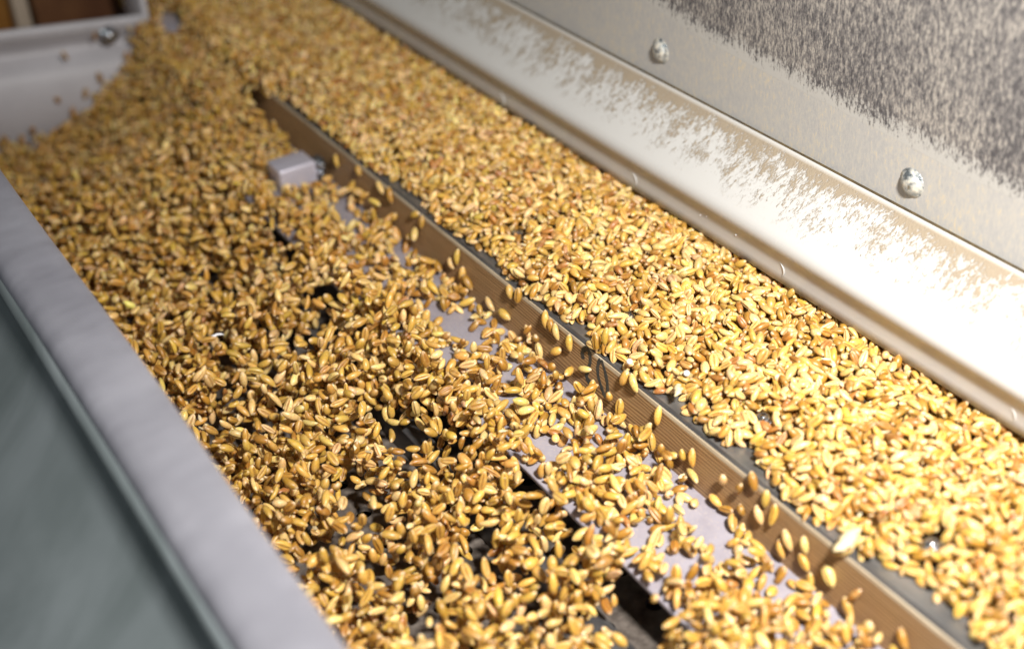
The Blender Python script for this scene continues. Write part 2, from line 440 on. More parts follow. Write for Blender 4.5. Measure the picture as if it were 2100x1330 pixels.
# white rail over the far side of the bed
wr = empty('white_rail', (0, 100, 12), 'long white painted folded rail with tan flour dust on its sloping face', 'rail')
prof = [(Y_SEAM+.3, 9), (86.5, 9)] + [(RAILP[0][0]+.5, RAILP[0][1]-.3)] + RAILP
n = len(prof)
rl = extrude_profile('folded_sheet', prof, X0, X1, M_DUST, wr, nx=90, wob=.12)
rl.data.polygons.foreach_set('use_smooth', [True]*len(rl.data.polygons))
for i, p in enumerate([(1030, 205), (1301, 368), (1604, 553), (2078, 850)]):
    V = []; Fc = []
    for k, (dx, dy, rr_) in enumerate([(-6, -18, .05), (-1, -11, .28), (3, -3, .36), (4, 6, .34), (2, 13, .24), (-2, 17, .05)]):
        c = unplane(p[0]+dx*.9, p[1]+dy*.9, (0, 85.1, 15), (0, 1, 0))
        for q in range(8):
            a2 = q*math.pi/4; V.append((c[0]+rr_*1.3*math.cos(a2), 85.05+rr_*.7*math.sin(a2), c[2]))
        if k: Fc += [((k-1)*8+q, (k-1)*8+(q+1) % 8, k*8+(q+1) % 8, k*8+q) for q in range(8)]
    mesh('paint_drip', V, Fc, M_DUST, wr, True)

for p, r_ in (((1408, 404), .22), ((1419, 409), .25), ((1436, 441), .2), ((1449, 444), .2), ((1505, 468), .3), ((1509, 482), .45), ((1582, 506), .25), ((1690, 580), .2)):
    c = unplane(p[0], p[1], (0, 85.0, 15), (0, 1, 0))
    lathe('paint_chip', [(0, .16), (r_*.7, .12), (r_, -.1)], (c[0], 84.95, c[2]), (0, -1, 0.1), M_WHITEFLECK, wr, 7)

# wall behind: grey painted sheet, dark dusty window, bolts
yw = Y_SEAM+1.6
wl = empty('back_wall', (0, yw, 60), 'upright dusty grey wall sheet behind the white rail, with a streaked dark pane', 'wall panel')
box('wall_sheet', X0, X1, yw, yw+3, 5, 420, M_WALLP, wl)
box('seam_shade_strip', X0, X1, Y_SEAM+.35, yw-.02, zs-9, zs-.25, M_GAP, wl)  # added dark strip, painted as the shade in the gap behind the lip
poly = [(1240, -60), (1330, 2), (1433, 68), (1560, 137), (1700, 207), (1867, 293), (1990, 357), (2100, 408), (2240, 470)]
pts = [unplane(px, py, (0, yw, 0), (0, 1, 0)) for px, py in poly]
ptsx = [p[0] for p in pts]; ptsz = [p[2] for p in pts]
ptsx = [X0]+ptsx+[X1]; ptsz = [ptsz[0]+25]+ptsz+[ptsz[-1]-6]
V = []; Fc = []; rr = random.Random(2)
nn = 300; EV = []
for i in range(nn):
    x = X0+(X1-X0)*i/(nn-1); z = float(np.interp(x, ptsx, ptsz))
    V += [(x, yw-.03, z-1.5), (x, yw-.01, z-1.5), (x, yw-.03, z+11), (x, yw-.03, 400)]; EV += [0, 0, 1, 1]
for i in range(nn-1):
    a = i*4; b2 = a+4
    Fc += [(a, b2, b2+2, a+2), (a+2, b2+2, b2+3, a+3), (a+1, b2+1, b2, a)]
dp = mesh('dark_pane', V, Fc, M_DARKP, wl)
at_ = dp.data.attributes.new('border', 'FLOAT', 'POINT'); at_.data.foreach_set('value', EV)
for px, py in ((1355, 105), (1870, 375)):
    c = unplane(px, py, (0, yw, 0), (0, 1, 0))
    lathe('bolt', [(0, 2.7), (1.5, 2.6), (3.0, 2.1), (4.1, 1.2), (4.75, .25), (5.3, .12), (5.4, -.2)], (c[0], yw, c[2]), (0, -1, 0), M_BOLT, wl, 28)

# end of the channel
xe = -398.
ec = empty('end_chute', (xe, -60, -60), 'blurred curved white steel end plate at the far left of the channel', 'end plate')
P = []
for t in np.linspace(0, 1, 26):
    z = 10-72*t
    dx = 7*math.sin(math.pi*min(1, max(0, (t-.22)/.7)))+(-7*math.exp(-((t-.24)/.07)**2))+(t < .12)*4
    P.append((xe+dx, z))
V = []; Fc = []
ys = np.linspace(-170, -3, 12)
for y in ys:
    for (x, z) in P: V.append((x, y, z+(y+60)*(-.13*min(1, max(0, (z+62)/60)))))
    for (x, z) in P[::-1]: V.append((x-3, y, z+(y+60)*(-.13*min(1, max(0, (z+62)/60)))))
n2 = 2*len(P)
for i in range(len(ys)-1):
    for j in range(n2):
        k = (j+1) % n2; Fc.append((i*n2+j, i*n2+k, (i+1)*n2+k, (i+1)*n2+j))
Fc.append(tuple(range(n2))); Fc.append(tuple((len(ys)-1)*n2+j for j in range(n2-1, -1, -1)))
mesh('curved_sheet', V, Fc, M_CHUTE, ec, True)
box('side_flange', xe-30, xe+6, -3, 0.4, -62, 24, M_CHUTE, ec, .8)
bp = unx(222, 70, xe+3)
lathe('bolt', [(0, 3.2), (1.8, 2.9), (3.2, 1.6), (3.6, 0), (5, 0), (5, -3)], (xe+5, bp[1], bp[2]), (1, 0, .2), M_SCREW, ec, 20)
low = box('low_tray', xe+1.2, -291, -170, Y_PE-.5, Z_SUB-22, Z_SUB-20, M_DARKSTEEL)
tag(low, 'dark steel tray under the wheat that pours down beside the white end plate', 'tray')
foot = box('lower_end_sheet', xe-2, xe+1, -170, -3, -90, -62.5, M_STEEL)
tag(foot, 'dull grey steel sheet under the curved white end plate', 'sheet')
ob = box('orange_board', -500, -494, -200, 15, -40, 120, M_ORANGE, None, 1.)
tag(ob, 'blurred orange brown board behind the white end plate in the far corner', 'board')
db = box('dark_box', -490, -470, -45, 12, -40, 90, M_DARKBOX, None, 1.)
tag(db, 'dark brown box behind the bolt end of the white end plate', 'box')
pp = box('pale_post', -488, -476, -56, -47, -40, 120, M_PALEPOST, None, 1.)
tag(pp, 'narrow pale tan post between the orange board and the dark box', 'post')

# ------------------------------------------------------------------ wheat
rng = np.random.default_rng(7)
def kernel_template(nr_, ths, L_=3.2, Wd=1.55, T=1.42, cd=.32, curve=.18, blunt=.0):
    """half lengths in mm; crease along -z; returns verts, faces, along(-1..1), crease weight"""
    u = np.cos(np.linspace(math.pi, 0, nr_+2))[1:-1]
    V = []; al = []; cw = []
    for s in u:
        r = (1-abs(s)**2.25)**.62
        r *= 1+.10*s-blunt*max(0, s)**3
        for t in ths:           # angle measured from the ventral side
            g = math.exp(-(t/.23)**2)
            ez = 1-cd*g*(1-abs(s)**4)
            flat = .93 if abs(t) < 1.2 else 1.
            y = math.sin(t)*Wd*r*(1+.06*math.exp(-((abs(t)-.5)/.3)**2))
            z = -math.cos(t)*T*r*ez*flat
            z += curve*(1-s*s)-.08
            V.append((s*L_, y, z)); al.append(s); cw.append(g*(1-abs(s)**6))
    k = len(ths); Fc = []
    for i in range(len(u)-1):
        for j in range(k):
            j2 = (j+1) % k; Fc.append((i*k+j, i*k+j2, (i+1)*k+j2, (i+1)*k+j))
    a = len(V); V.append((-L_*1.0, 0, -.08)); al.append(-1); cw.append(0)
    b_ = len(V); V.append((L_*1.0, 0, -.08)); al.append(1); cw.append(0)
    tri = []
    for j in range(k):
        j2 = (j+1) % k
        tri.append((a, j2, j)); tri.append((b_, (len(u)-1)*k+j, (len(u)-1)*k+j2))
    return np.array(V), np.array(Fc), np.array(tri), np.array(al), np.array(cw)
TH_HI = [0, .17, .36, .62, 1.0, 1.5, 2.1, math.pi, -2.1, -1.5, -1.0, -.62, -.36, -.17]
TH_LO = [0, .3, .8, 1.5, 2.3, -2.3, -1.5, -.8, -.3]
KS = .96      # these kernels are a small sort
VAR = [tuple([v[0]*KS, v[1]*KS*1.03, v[2]*KS*1.03]+list(v[3:])) for v in
       [(3.35, 1.58, 1.42, .46, .22, .0), (3.65, 1.46, 1.34, .46, .36, .05), (3.0, 1.66, 1.50, .40, .12, .0),
        (3.5, 1.32, 1.20, .5, .45, .08), (3.2, 1.52, 1.36, .42, .05, .1), (2.5, 1.32, 1.20, .34, .15, .0)]]
VAR = VAR+[tuple([v[0]*.88, v[1]*.95, v[2]*.93]+list(v[3:])) for v in VAR]     # the settled bed shows smaller kernels
T_HI = [kernel_template(11, TH_HI, *v) for v in VAR]
T_LO = [kernel_template(6, TH_LO, *v) for v in VAR]

def tone_color(t):
    # four tones of grain skin, linear colours
    return {0: np.array([.74, .52, .20]), 1: np.array([.575, .345, .068]), 2: np.array([.36, .175, .024]), 3: np.array([.34, .135, .03])}[t]

def rotmat(yaw, pitch, roll):
    cy, sy, cp, sp_, cr, sr = math.cos(yaw), math.sin(yaw), math.cos(pitch), math.sin(pitch), math.cos(roll), math.sin(roll)
    Rz = np.array([[cy, -sy, 0], [sy, cy, 0], [0, 0, 1]]); Ry = np.array([[cp, 0, -sp_], [0, 1, 0], [sp_, 0, cp]])
    Rx_ = np.array([[1, 0, 0], [0, cr, -sr], [0, sr, cr]])
    return Rz @ Ry @ Rx_

# base height field ---------------------------------------------------------
G = .45
gx0, gx1, gy0, gy1 = -600., 260., -140., 112.
nx_, ny_ = int((gx1-gx0)/G), int((gy1-gy0)/G)
XX = gx0+(np.arange(nx_)+.5)*G; YY = gy0+(np.arange(ny_)+.5)*G
GX, GY = np.meshgrid(XX, YY, indexing='ij')
def vnoise(scale, seed):
    r = np.random.default_rng(seed)
    n_x, n_y = int((gx1-gx0)/scale)+3, int((gy1-gy0)/scale)+3
    g = r.random((n_x, n_y))
    fx = (GX-gx0)/scale; fy = (GY-gy0)/scale
    ix = fx.astype(int); iy = fy.astype(int); fx = fx-ix; fy = fy-iy
    fx = fx*fx*(3-2*fx); fy = fy*fy*(3-2*fy)
    return (g[ix, iy]*(1-fx)*(1-fy)+g[ix+1, iy]*fx*(1-fy)+g[ix, iy+1]*(1-fx)*fy+g[ix+1, iy+1]*fx*fy)*2-1
n40, n18, n9 = vnoise(40, 1), vnoise(18, 2), vnoise(8, 3)
n6 = vnoise(6.5, 4); nb14 = vnoise(13, 9)
def gap(px, py, rx, ry, z=-26., ang=0.):
    c = un(px, py, z); dx = GX-c[0]; dy = GY-c[1]
    ca, sa = math.cos(ang), math.sin(ang)
    u = (dx*ca+dy*sa)/rx; v = (-dx*sa+dy*ca)/ry
    return np.exp(-(u*u+v*v)**2)
isbed = GY > Y_WT+2.0
onwood = (GY > Y_WB-1.0) & ~isbed
onplate = (GY >= Y_PE) & (GY <= Y_WB-1.0) & (GX > -262)
Z_LOW = -62.
base = np.where(isbed, 0., np.where(onwood, .5, np.where(onplate, Z_PL, np.where(GX < -290, Z_LOW, Z_SUB))))
# bed: bare rim beside the wood, then filling up
rim = Y_WT+2.6-1.3+2.4*nb14+1.5*n6
for (px, py, rx, ry) in ((1580, 925, 16, 6), (1450, 800, 8, 5), (1850, 1190, 13, 5), (1950, 1250, 12, 6), (1000, 545, 8, 4), (1190, 675, 9, 5), (850, 400, 12, 4), (1745, 1075, 5, 3)):
    c = un(px, py, 0); rim = rim+ry*1.2*np.exp(-((GX-c[0])/rx)**2)
rim = np.where(GX < -250, Y_WT-20, rim)
d = GY-rim
Tb = np.clip(d*.40+1.6, -5, 8.2)+.8*n18+.5*n9
Tb = np.where(d < 0, -9, Tb)
Tb = np.where(GY > 76, np.minimum(Tb, 8.0-(GY-76)*.26+1.0*n6), Tb)
for x in SCREW_X: Tb = np.where((GX-x)**2+(GY-32)**2 < 6**2, np.minimum(Tb, 5.2), Tb)
# low side
Tl = -21.0-.08*np.clip(-29-GY, 0, 200)+4.5*n40+2.5*n18+1.0*n9
far = np.clip((-238-GX)/30, 0, 1)
wE = np.exp(-((GY+33)/8)**2); Tl = Tl*(1-wE)+wE*np.maximum(Tl, -12.0+1.5*n9)
fw_ = np.clip((-245-GX)/60, 0, 1)
Tfar = (np.clip(np.minimum(-1+.30*(GY-5), -16+.62*(GY+45)), -60, 3)*(1-fw_)
        + fw_*np.interp(GY, [-100, -71, -50, -20, -8, 3, 10], [-59, -57, -49, -32, -8, -1, 4]))
Tl = Tl*(1-far)+far*(Tfar+3*n18+1.5*n9)
holes = np.zeros_like(GX)
for g_ in ((640, 700, 8, 9), (665, 640, 7, 6), (560, 470, 26, 7), (590, 530, 16, 5), (975, 1165, 11, 8), (1000, 1110, 5, 8), (815, 905, 15, 7), (1085, 985, 8, 5), (1120, 1050, 9, 6),
           (880, 1265, 9, 6), (900, 1210, 5, 4), (1370, 1275, 16, 7), (1290, 1190, 10, 4), (740, 1050, 12, 8), (400, 480, 10, 4), (440, 560, 7, 4), (500, 600, 9, 4),
           (760, 860, 7, 5), (700, 980, 7, 6), (620, 870, 8, 5), (530, 880, 7, 5), (660, 1130, 6, 6), (1200, 1130, 8, 5), (1150, 1170, 7, 6), (1290, 1290, 8, 6), (1060, 1250, 6, 5),
           (330, 560, 8, 4), (360, 640, 7, 3), (450, 700, 8, 4), (560, 760, 8, 5), (300, 430, 10, 4), (470, 380, 9, 4), (780, 1180, 7, 7), (820, 1100, 5, 6), (480, 800, 7, 4)):
    holes = np.maximum(holes, gap(*g_))
Tl = np.where(GX > -290, np.maximum(Tl, -34+2*n9), Tl)
Tl = Tl-(holes > .35)*np.clip(holes, 0, 1)*40
Tl = Tl-np.clip((n6-.35)*2.2, 0, 1)*8*(GY < -20)          # small pits everywhere in the tumbling grain
# on the plate: one broken layer, denser towards the free edge and the bottom of the frame
cov = (GY-Y_WB)/(Y_PE-Y_WB)                   # 0 at the wood, 1 at the edge
cover = .26*n18+.22*n9+.20*n6+.85*np.clip(cov, 0, 1)+.20
cover = np.where(GX > 60, cover+.06, cover)
plates = np.zeros_like(GX)
for g_ in ((720, 455, 16, 6), (745, 560, 15, 6), (700, 440, 14, 7), (830, 545, 12, 4), (945, 690, 18, 6), (900, 650, 8, 4), (915, 740, 10, 5), (1130, 935, 12, 6), (1040, 830, 6, 4), (1165, 900, 6, 5),
           (1340, 1140, 13, 6), (1450, 1090, 14, 7), (1480, 1150, 8, 5), (1400, 1190, 11, 5), (1300, 1100, 6, 4), (560, 250, 10, 6), (1570, 1240, 6, 3)):
    c = un(*g_[:2], Z_PL); plates = np.maximum(plates, np.exp(-(((GX-c[0])/g_[2])**2+((GY-c[1])/g_[3])**2)**2))
cover = cover-plates*1.15
Tp = np.where(cover > -.35, Z_PL+1.5+np.clip(cover-.7, 0, 1.2)*4.0, Z_PL-6)
Tp = Tp*(1-far)+np.maximum(Tl, Tp)*far
T = np.where(isbed, Tb, np.where(onwood, np.where(GX < -245, 6+2*n9, -30), np.where(onplate, Tp, Tl)))
PB = np.where(isbed | onwood, 9., np.where(onplate, .085*np.clip(cover+1.1, 0.2, 2.5), np.where(GX > -80, .115, .135)*np.clip(1+.40*n18+.35*n9, .3, 3)*(1-np.clip(holes, 0, 1)*.8)))
PB = PB+.12*np.exp(-((GY+30)/5)**2)*(1-np.clip(holes*1.3, 0, 1))*(plates < .5)
PB = np.where(far > .2, 9., PB)
nearb = (GX > -182) & (GX < -160) & (GY > -24) & (GY < 9)
T = np.where(nearb, np.minimum(T, Z_PL+2.5), T)
nearb = (GX > -196) & (GX < -180) & (GY > -25) & (GY < -14)
T = np.where(nearb, np.minimum(T, -13.), T)
# bracket tops stay mostly as they are
hgt = np.maximum(base, np.where(isbed, T-6.5, np.where(onplate, base, T-8.)))
hgt = np.where(onwood, .5, hgt)
hgt = np.where(onplate & (far > 0), np.maximum(base, T-8), hgt)
def blockbox(x0, x1, y0, y1, z, room):
    m_ = (GX > x0) & (GX < x1) & (GY > y0) & (GY < y1)
    hgt[m_] = z; T[m_] = z+room
blockbox(-195, -180, -14.5, 8.5, -6.2, -9)
blockbox(-392, -358, 2, 16, 1.5, -9)
for x in SCREW_X:
    m_ = (GX-x)**2+(GY-32.)**2 < 3.9**2; hgt[m_] = 6.3; T[m_] = 3.
yi_in = yi+1.5
T[:, YY < -142] = -99
GRA = []   # (pos, yaw, pitch, roll, var, tone, region)
def visible(x, y, z, mg=70):
    v = (np.array([x, y, z])-CAM) @ R; px = CX-F*v[0]/v[2]; py = CY+F*v[1]/v[2]
    return -mg < px < W+mg and -mg < py < H+mg
def roll_pick(r):
    q = r.random()
    if q < .36: return math.pi+r.normal(0, .5)
    if q < .72: return r.normal(0, .5)
    return r.choice([-1, 1])*(math.pi/2+r.normal(0, .35))
def place(x, y, r, wild):
    global hgt
    var = int(r.integers(0, 6))+(6 if y > Y_WT else 0); a, w_, t_ = VAR[var][:3]
    ix = int((x-gx0)/G); iy = int((y-gy0)/G); hw = 8
    if ix < hw+1 or iy < hw+1 or ix > nx_-hw-2 or iy > ny_-hw-2: return False
    if hgt[ix, iy] >= T[ix, iy] or r.random() > PB[ix, iy]/1.06: return False
    patch = hgt[ix-hw:ix+hw+1, iy-hw:iy+hw+1]
    yaw = r.random()*math.pi*2
    ca, sa = math.cos(yaw), math.sin(yaw)
    q = 2.3/G
    h1 = hgt[int(ix+ca*q), int(iy+sa*q)]; h2 = hgt[int(ix-ca*q), int(iy-sa*q)]
    pitch = math.atan2(h1-h2, 4.6)
    pitch = max(-.75, min(.75, pitch))+r.normal(0, wild)
    roll = roll_pick(r)
    Rm = rotmat(yaw, pitch, roll)
    A = Rm @ np.diag([1/(a*a), 1/(w_*w_), 1/(t_*t_)]) @ Rm.T
    ox = (np.arange(-hw, hw+1))*G; X_, Y_ = np.meshgrid(ox, ox, indexing='ij')
    B = 2*(A[0, 2]*X_+A[1, 2]*Y_); Cc = A[0, 0]*X_**2+2*A[0, 1]*X_*Y_+A[1, 1]*Y_**2-1
    D = B*B-4*A[2, 2]*Cc; ok = D > 0
    s = np.sqrt(np.where(ok, D, 0)); zl = (-B-s)/(2*A[2, 2]); zu = (-B+s)/(2*A[2, 2])
    df = (patch-zl)[ok]
    if df.size < 10: return False
    pv = patch[ok]
    if pv.max()-pv.min() > 12 and y < Y_WT+4 and y > Y_PE-6 and x > -240: return False
    z = np.quantile(df, .80 if y > 13 else .93)
    if z > T[ix, iy]+3.2: return False
    if not visible(x, y, z): return False
    if x < -393 and y < 2: return False
    patch[ok] = np.maximum(patch[ok], z+zu[ok])
    # x = height field
    tn = r.random(); tone = 0 if tn < .36 else 1 if tn < .76 else 2 if tn < .955 else 3
    GRA.append((x, y, z, yaw, pitch, roll, var, tone))
    return True
ntry = 0
# sampling box in ground coordinates, thinned to the part of the channel the frame can see
PXg = None
cand = rng.random((230000, 2))
cx_ = gx0+cand[:, 0]*(gx1-gx0); cy_ = gy0+cand[:, 1]*(gy1-gy0)
q = pr(np.stack([cx_, cy_, np.where(cy_ > 13, 3., -20.)], 1))
keep = (q[:, 0] > -90) & (q[:, 0] < W+90) & (q[:, 1] > -90) & (q[:, 1] < H+90)
# hidden behind the near rail
keep &= (cy_ > -143)
for x, y in zip(cx_[keep], cy_[keep]):
    place(x, y, rng, .13 if y > 13 else .62)

# kernels caught mid slide on the face of the wooden strip (measured places along the strip)
SOLO = [(1350, 852, 60, 1, 0), (1254, 812, 100, 1, 3), (1199, 756, 5, 0, 0), (1177, 845, 10, 0, 0), (1106, 718, 105, 0, 1), (1140, 720, 15, 1, 0), (1168, 703, 78, 1, 0), (1141, 680, 100, 0, 0), (1119, 655, 78, 1, 0), (1130, 668, 95, 2, 0),
        (1034, 645, 165, 1, 0), (1005, 623, 140, 0, 0), (1062, 606, 60, 2, 1), (1045, 598, 95, 1, 0), (1082, 680, 110, 0, 1), (1104, 692, 100, 2, 3), (1270, 835, 60, 1, 1), (1272, 862, 155, 0, 0), (1302, 885, 155, 1, 0), (1336, 905, 88, 1, 1),
        (1420, 938, 75, 1, 0), (1351, 936, 110, 1, 1), (1488, 982, 100, 0, 3), (1522, 1000, 90, 2, 3), (1544, 987, 100, 2, 0), (1570, 1022, 60, 1, 0), (1556, 1055, 110, 0, 0), (1585, 1055, 55, 1, 1), (1467, 1026, 160, 1, 0), (1488, 1044, 5, 2, 1), (1521, 1045, 115, 2, 0),
        (1615, 1107, 115, 0, 0), (1602, 1125, 105, 1, 0), (1650, 1117, 92, 0, 0), (1649, 1152, 130, 1, 1), (1700, 1180, 120, 0, 1), (1752, 1220, 30, 3, 0), (1662, 1192, 75, 1, 1), (1786, 1284, 97, 0, 3), (1740, 1246, 120, 1, 0), (1853, 1310, 110, 2, 0),
        (850, 440, 15, 1, 0), (865, 455, 60, 1, 1), (938, 527, 60, 1, 0), (925, 540, 125, 0, 0), (948, 562, 65, 1, 0), (780, 385, 140, 0, 0), (735, 350, 110, 1, 0), (1730, 1128, 20, 0, 1), (690, 330, 100, 1, 0), (800, 400, 100, 2, 0), (1242, 690, 60, 1, 0), (1215, 708, 175, 0, 1), (1280, 775, 40, 1, 0), (1300, 785, 115, 0, 0), (1222, 700, 80, 2, 1)]
SOLO_PX = {}
for (px, py, deg, tone, pose) in SOLO:
    c = unplane(px, py, WF0+fn*1.4, fn)
    # pose: 0 back up, 1 crease up, 3 end on; deg is the direction of the long axis as seen, anticlockwise
    a_ = math.radians(deg)
    v = R @ np.array([math.cos(a_), math.sin(a_), 0.]); 
    n_ = -(R @ np.array([0, 0, -1.]))
    ax = v-fn*np.dot(v, fn)*.85; ax /= np.linalg.norm(ax)
    if pose == 3: ax = n_*.86+v*.5; ax /= np.linalg.norm(ax)
    zz_ = fn-ax*np.dot(fn, ax); 
    if np.linalg.norm(zz_) < .1: zz_ = np.cross(ax, [1, 0, 0])
    zz_ /= np.linalg.norm(zz_)
    if pose == 1: zz_ = -zz_
    yy_ = np.cross(zz_, ax); Rm = np.stack([ax, yy_, zz_], 1)
    if pose == 3: c = c+fn*1.0
    GRA.append((*c, Rm, None, None, int(rng.integers(0, 5)), tone))
# more of them leaning against the foot of the strip
for k in range(150):
    x = -235+rng.random()*440; t = rng.random()**1.7*.55
    c = np.array([x, Y_WB+fd[1]*t, Z_PL+fd[2]*t+1.0])+fn*(1.45+rng.random()*1.6)
    if -206 < x < -172 or any((c[0]-g[0])**2+(c[1]-g[1])**2+(c[2]-g[2])**2 < 9 for g in GRA[-210:]): continue
    if nb14[int((x-gx0)/G), int((8-gy0)/G)] < -.25: continue
    GRA.append((*c, rng.random()*6.28, rng.normal(0, .9), rng.random()*6.28, int(rng.integers(0, 6)), int(rng.choice([0, 1, 1, 2]))))
# a few blurred ones stuck to the white end plate
for (px, py) in ((133, 115), (118, 205), (68, 268), (12, 287), (195, 75), (175, 192), (196, 200), (130, 262), (205, 160), (222, 210), (150, 230)):
    c = unx(px, py, xe+9.5)
    GRA.append((*c, rng.random()*6, 1.2, 0., int(rng.integers(0, 5)), 2))
# the tumbling cloud above sieve and plate: the sieve throws the kernels up
occ = {}
def free(p, dmin):
    k = (int(p[0]//4), int(p[1]//4), int(p[2]//4))
    for i in (-1, 0, 1):
        for j in (-1, 0, 1):
            for l in (-1, 0, 1):
                for q in occ.get((k[0]+i, k[1]+j, k[2]+l), ()):
                    if (q[0]-p[0])**2+(q[1]-p[1])**2+(q[2]-p[2])**2 < dmin*dmin: return False
    occ.setdefault(k, []).append(p); return True
nc = 0
for t_ in range(60000):
    x = gx0+190+rng.random()*(gx1-gx0-195); y = -136+rng.random()*142
    ix = int((x-gx0)/G); iy = int((y-gy0)/G)
    if not (0 <= ix < nx_ and 0 <= iy < ny_): continue
    low = y < Y_PE
    dens = .27+.18*n18[ix, iy]+.14*n9[ix, iy]+.10*n40[ix, iy]-.7*holes[ix, iy] if low else .10+.08*n18[ix, iy]+.06*n9[ix, iy]-plates[ix, iy]*.25+.004*max(0, -5-y)
    if x < -235: dens = .30
    if rng.random() > dens: continue
    up = rng.random()**1.5*(13. if low else 6.)
    z = max(hgt[ix, iy], T[ix, iy] if T[ix, iy] > -50 else -60)+1.2+up
    if x < -235: z = hgt[ix, iy]+1.+rng.random()**1.5*7
    z = min(z, -3. if y > -14 else 2.)
    if -198 < x < -164 and -25 < y < 12: continue
    if x < -394: continue
    if not visible(x, y, z, 40) or not free((x, y, z), 3.9): continue
    GRA.append((x, y, z, rng.random()*6.28, rng.normal(0, .75), rng.random()*6.28, int(rng.integers(0, 6)), int(rng.choice([0, 1, 1, 1, 2]))))
    nc += 1
print('cloud', nc)
print('kernels', len(GRA))

RM = [g[3] if g[4] is None else rotmat(g[3], g[4], g[5]) for g in GRA]
POS = np.array([g[:3] for g in GRA]); PX = pr(POS)

# which of them show largest: splat each kernel in a coarse id buffer, nearest wins
sc_ = .5
zb = np.full((int(H*sc_), int(W*sc_)), 1e9); ib = np.full(zb.shape, -1, int)
yi_line = lambda py: (py-400.)/1.29          # right edge of the near rail in the frame
for i in range(len(GRA)):
    px, py, z = PX[i]
    if not (-20 < px < W+20 and -20 < py < H+20) or z > 560: continue
    Rm = RM[i]; a, w_, t_ = VAR[GRA[i][6]][:3]
    k = F/z*sc_
    Mx = (R.T @ Rm) @ np.diag([a, w_, t_]); S = Mx[:2] @ Mx[:2].T; Si = np.linalg.inv(S)
    ex, ey = math.sqrt(S[0, 0])*k, math.sqrt(S[1, 1])*k
    x0, x1 = int(max(0, px*sc_-ex)), int(min(zb.shape[1]-1, px*sc_+ex)); y0, y1 = int(max(0, py*sc_-ey)), int(min(zb.shape[0]-1, py*sc_+ey))
    if x1 <= x0 or y1 <= y0: continue
    X_, Y_ = np.meshgrid((np.arange(x0, x1+1)-px*sc_)/k, -(np.arange(y0, y1+1)-py*sc_)/k)
    e = Si[0, 0]*X_**2+2*Si[0, 1]*X_*Y_+Si[1, 1]*Y_**2
    dz = z-1.5*np.sqrt(np.clip(1-e, 0, 1))
    sub = zb[y0:y1+1, x0:x1+1]; m_ = (e < 1) & (dz < sub)
    sub[m_] = dz[m_]; ib[y0:y1+1, x0:x1+1][m_] = i
cnt = np.bincount(ib[ib >= 0], minlength=len(GRA)).astype(float)
# behind the near rail or out of frame do not count
for i in range(len(GRA)):
    px, py, z = PX[i]
    if px < (py-400.)/1.29+25 or px > W-6 or py > H-6 or py > 400+1.29*(px-10): cnt[i] = 0
single = set(int(i) for i in np.argsort(-cnt)[:300])

def grain_color(tp, tone, j, r):
    al, cw = tp[3], tp[4]
    c0 = tone_color(tone)*(1+j)*np.array([1, 1+r.normal(0, .06), 1+r.normal(0, .12)])
    tip = np.clip((np.abs(al)-.72)/.28, 0, 1)**1.3*np.where(al > 0, .8, .55)
    pale = np.array([.86, .70, .48])
    c = c0[None]*(1-tip[:, None])+pale[None]*tip[:, None]
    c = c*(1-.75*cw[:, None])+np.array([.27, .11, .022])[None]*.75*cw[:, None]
    return np.clip(c, 0.01, .9)

def build_kernels(ids, name, local=False):
    Vs, Qs, Ts, Cs = [], [], [], []; off = 0
    for i in ids:
        g = GRA[i]; tp = (T_HI if PX[i, 2] < 640 else T_LO)[g[6]]
        r = np.random.default_rng(i+11)
        sc1 = 1+r.normal(0, .07); brk = .62 if r.random() < .04 else 1.; thin = .78 if r.random() < .07 else 1.
        sc3 = np.array([brk*sc1*(1+r.normal(0, .05)), thin*sc1*(1+r.normal(0, .07)), thin*sc1])
        V = (tp[0]*sc3)
        if not local: V = V @ RM[i].T+POS[i]
        Vs.append(V); Qs.append(tp[1]+off); Ts.append(tp[2]+off); off += len(V)
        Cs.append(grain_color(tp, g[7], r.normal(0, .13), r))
    V = np.concatenate(Vs)*MM; Q = np.concatenate(Qs); Tt = np.concatenate(Ts); Cc = np.concatenate(Cs)
    me = bpy.data.meshes.new(name)
    me.vertices.add(len(V)); me.vertices.foreach_set('co', V.astype(np.float32).ravel())
    nl = len(Q)*4+len(Tt)*3; me.loops.add(nl); me.loops.foreach_set('vertex_index', np.concatenate([Q.ravel(), Tt.ravel()]).astype(np.int32))
    me.polygons.add(len(Q)+len(Tt))
    st = np.concatenate([np.arange(len(Q))*4, len(Q)*4+np.arange(len(Tt))*3]).astype(np.int32)
    me.polygons.foreach_set('loop_start', st)
    me.polygons.foreach_set('use_smooth', np.ones(len(Q)+len(Tt), bool))
    me.update(calc_edges=True)
    at = me.attributes.new('kcol', 'FLOAT_COLOR', 'POINT')
    at.data.foreach_set('color', np.concatenate([Cc, np.ones((len(Cc), 1))], 1).astype(np.float32).ravel())
    me.materials.append(MG)
    return me
rest = [i for i in range(len(GRA)) if i not in single]
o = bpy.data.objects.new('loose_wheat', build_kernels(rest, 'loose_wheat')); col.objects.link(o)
tag(o, 'golden mass of loose wheat kernels heaped and tumbling over the bed, plate and sieve', 'wheat', kind='stuff')

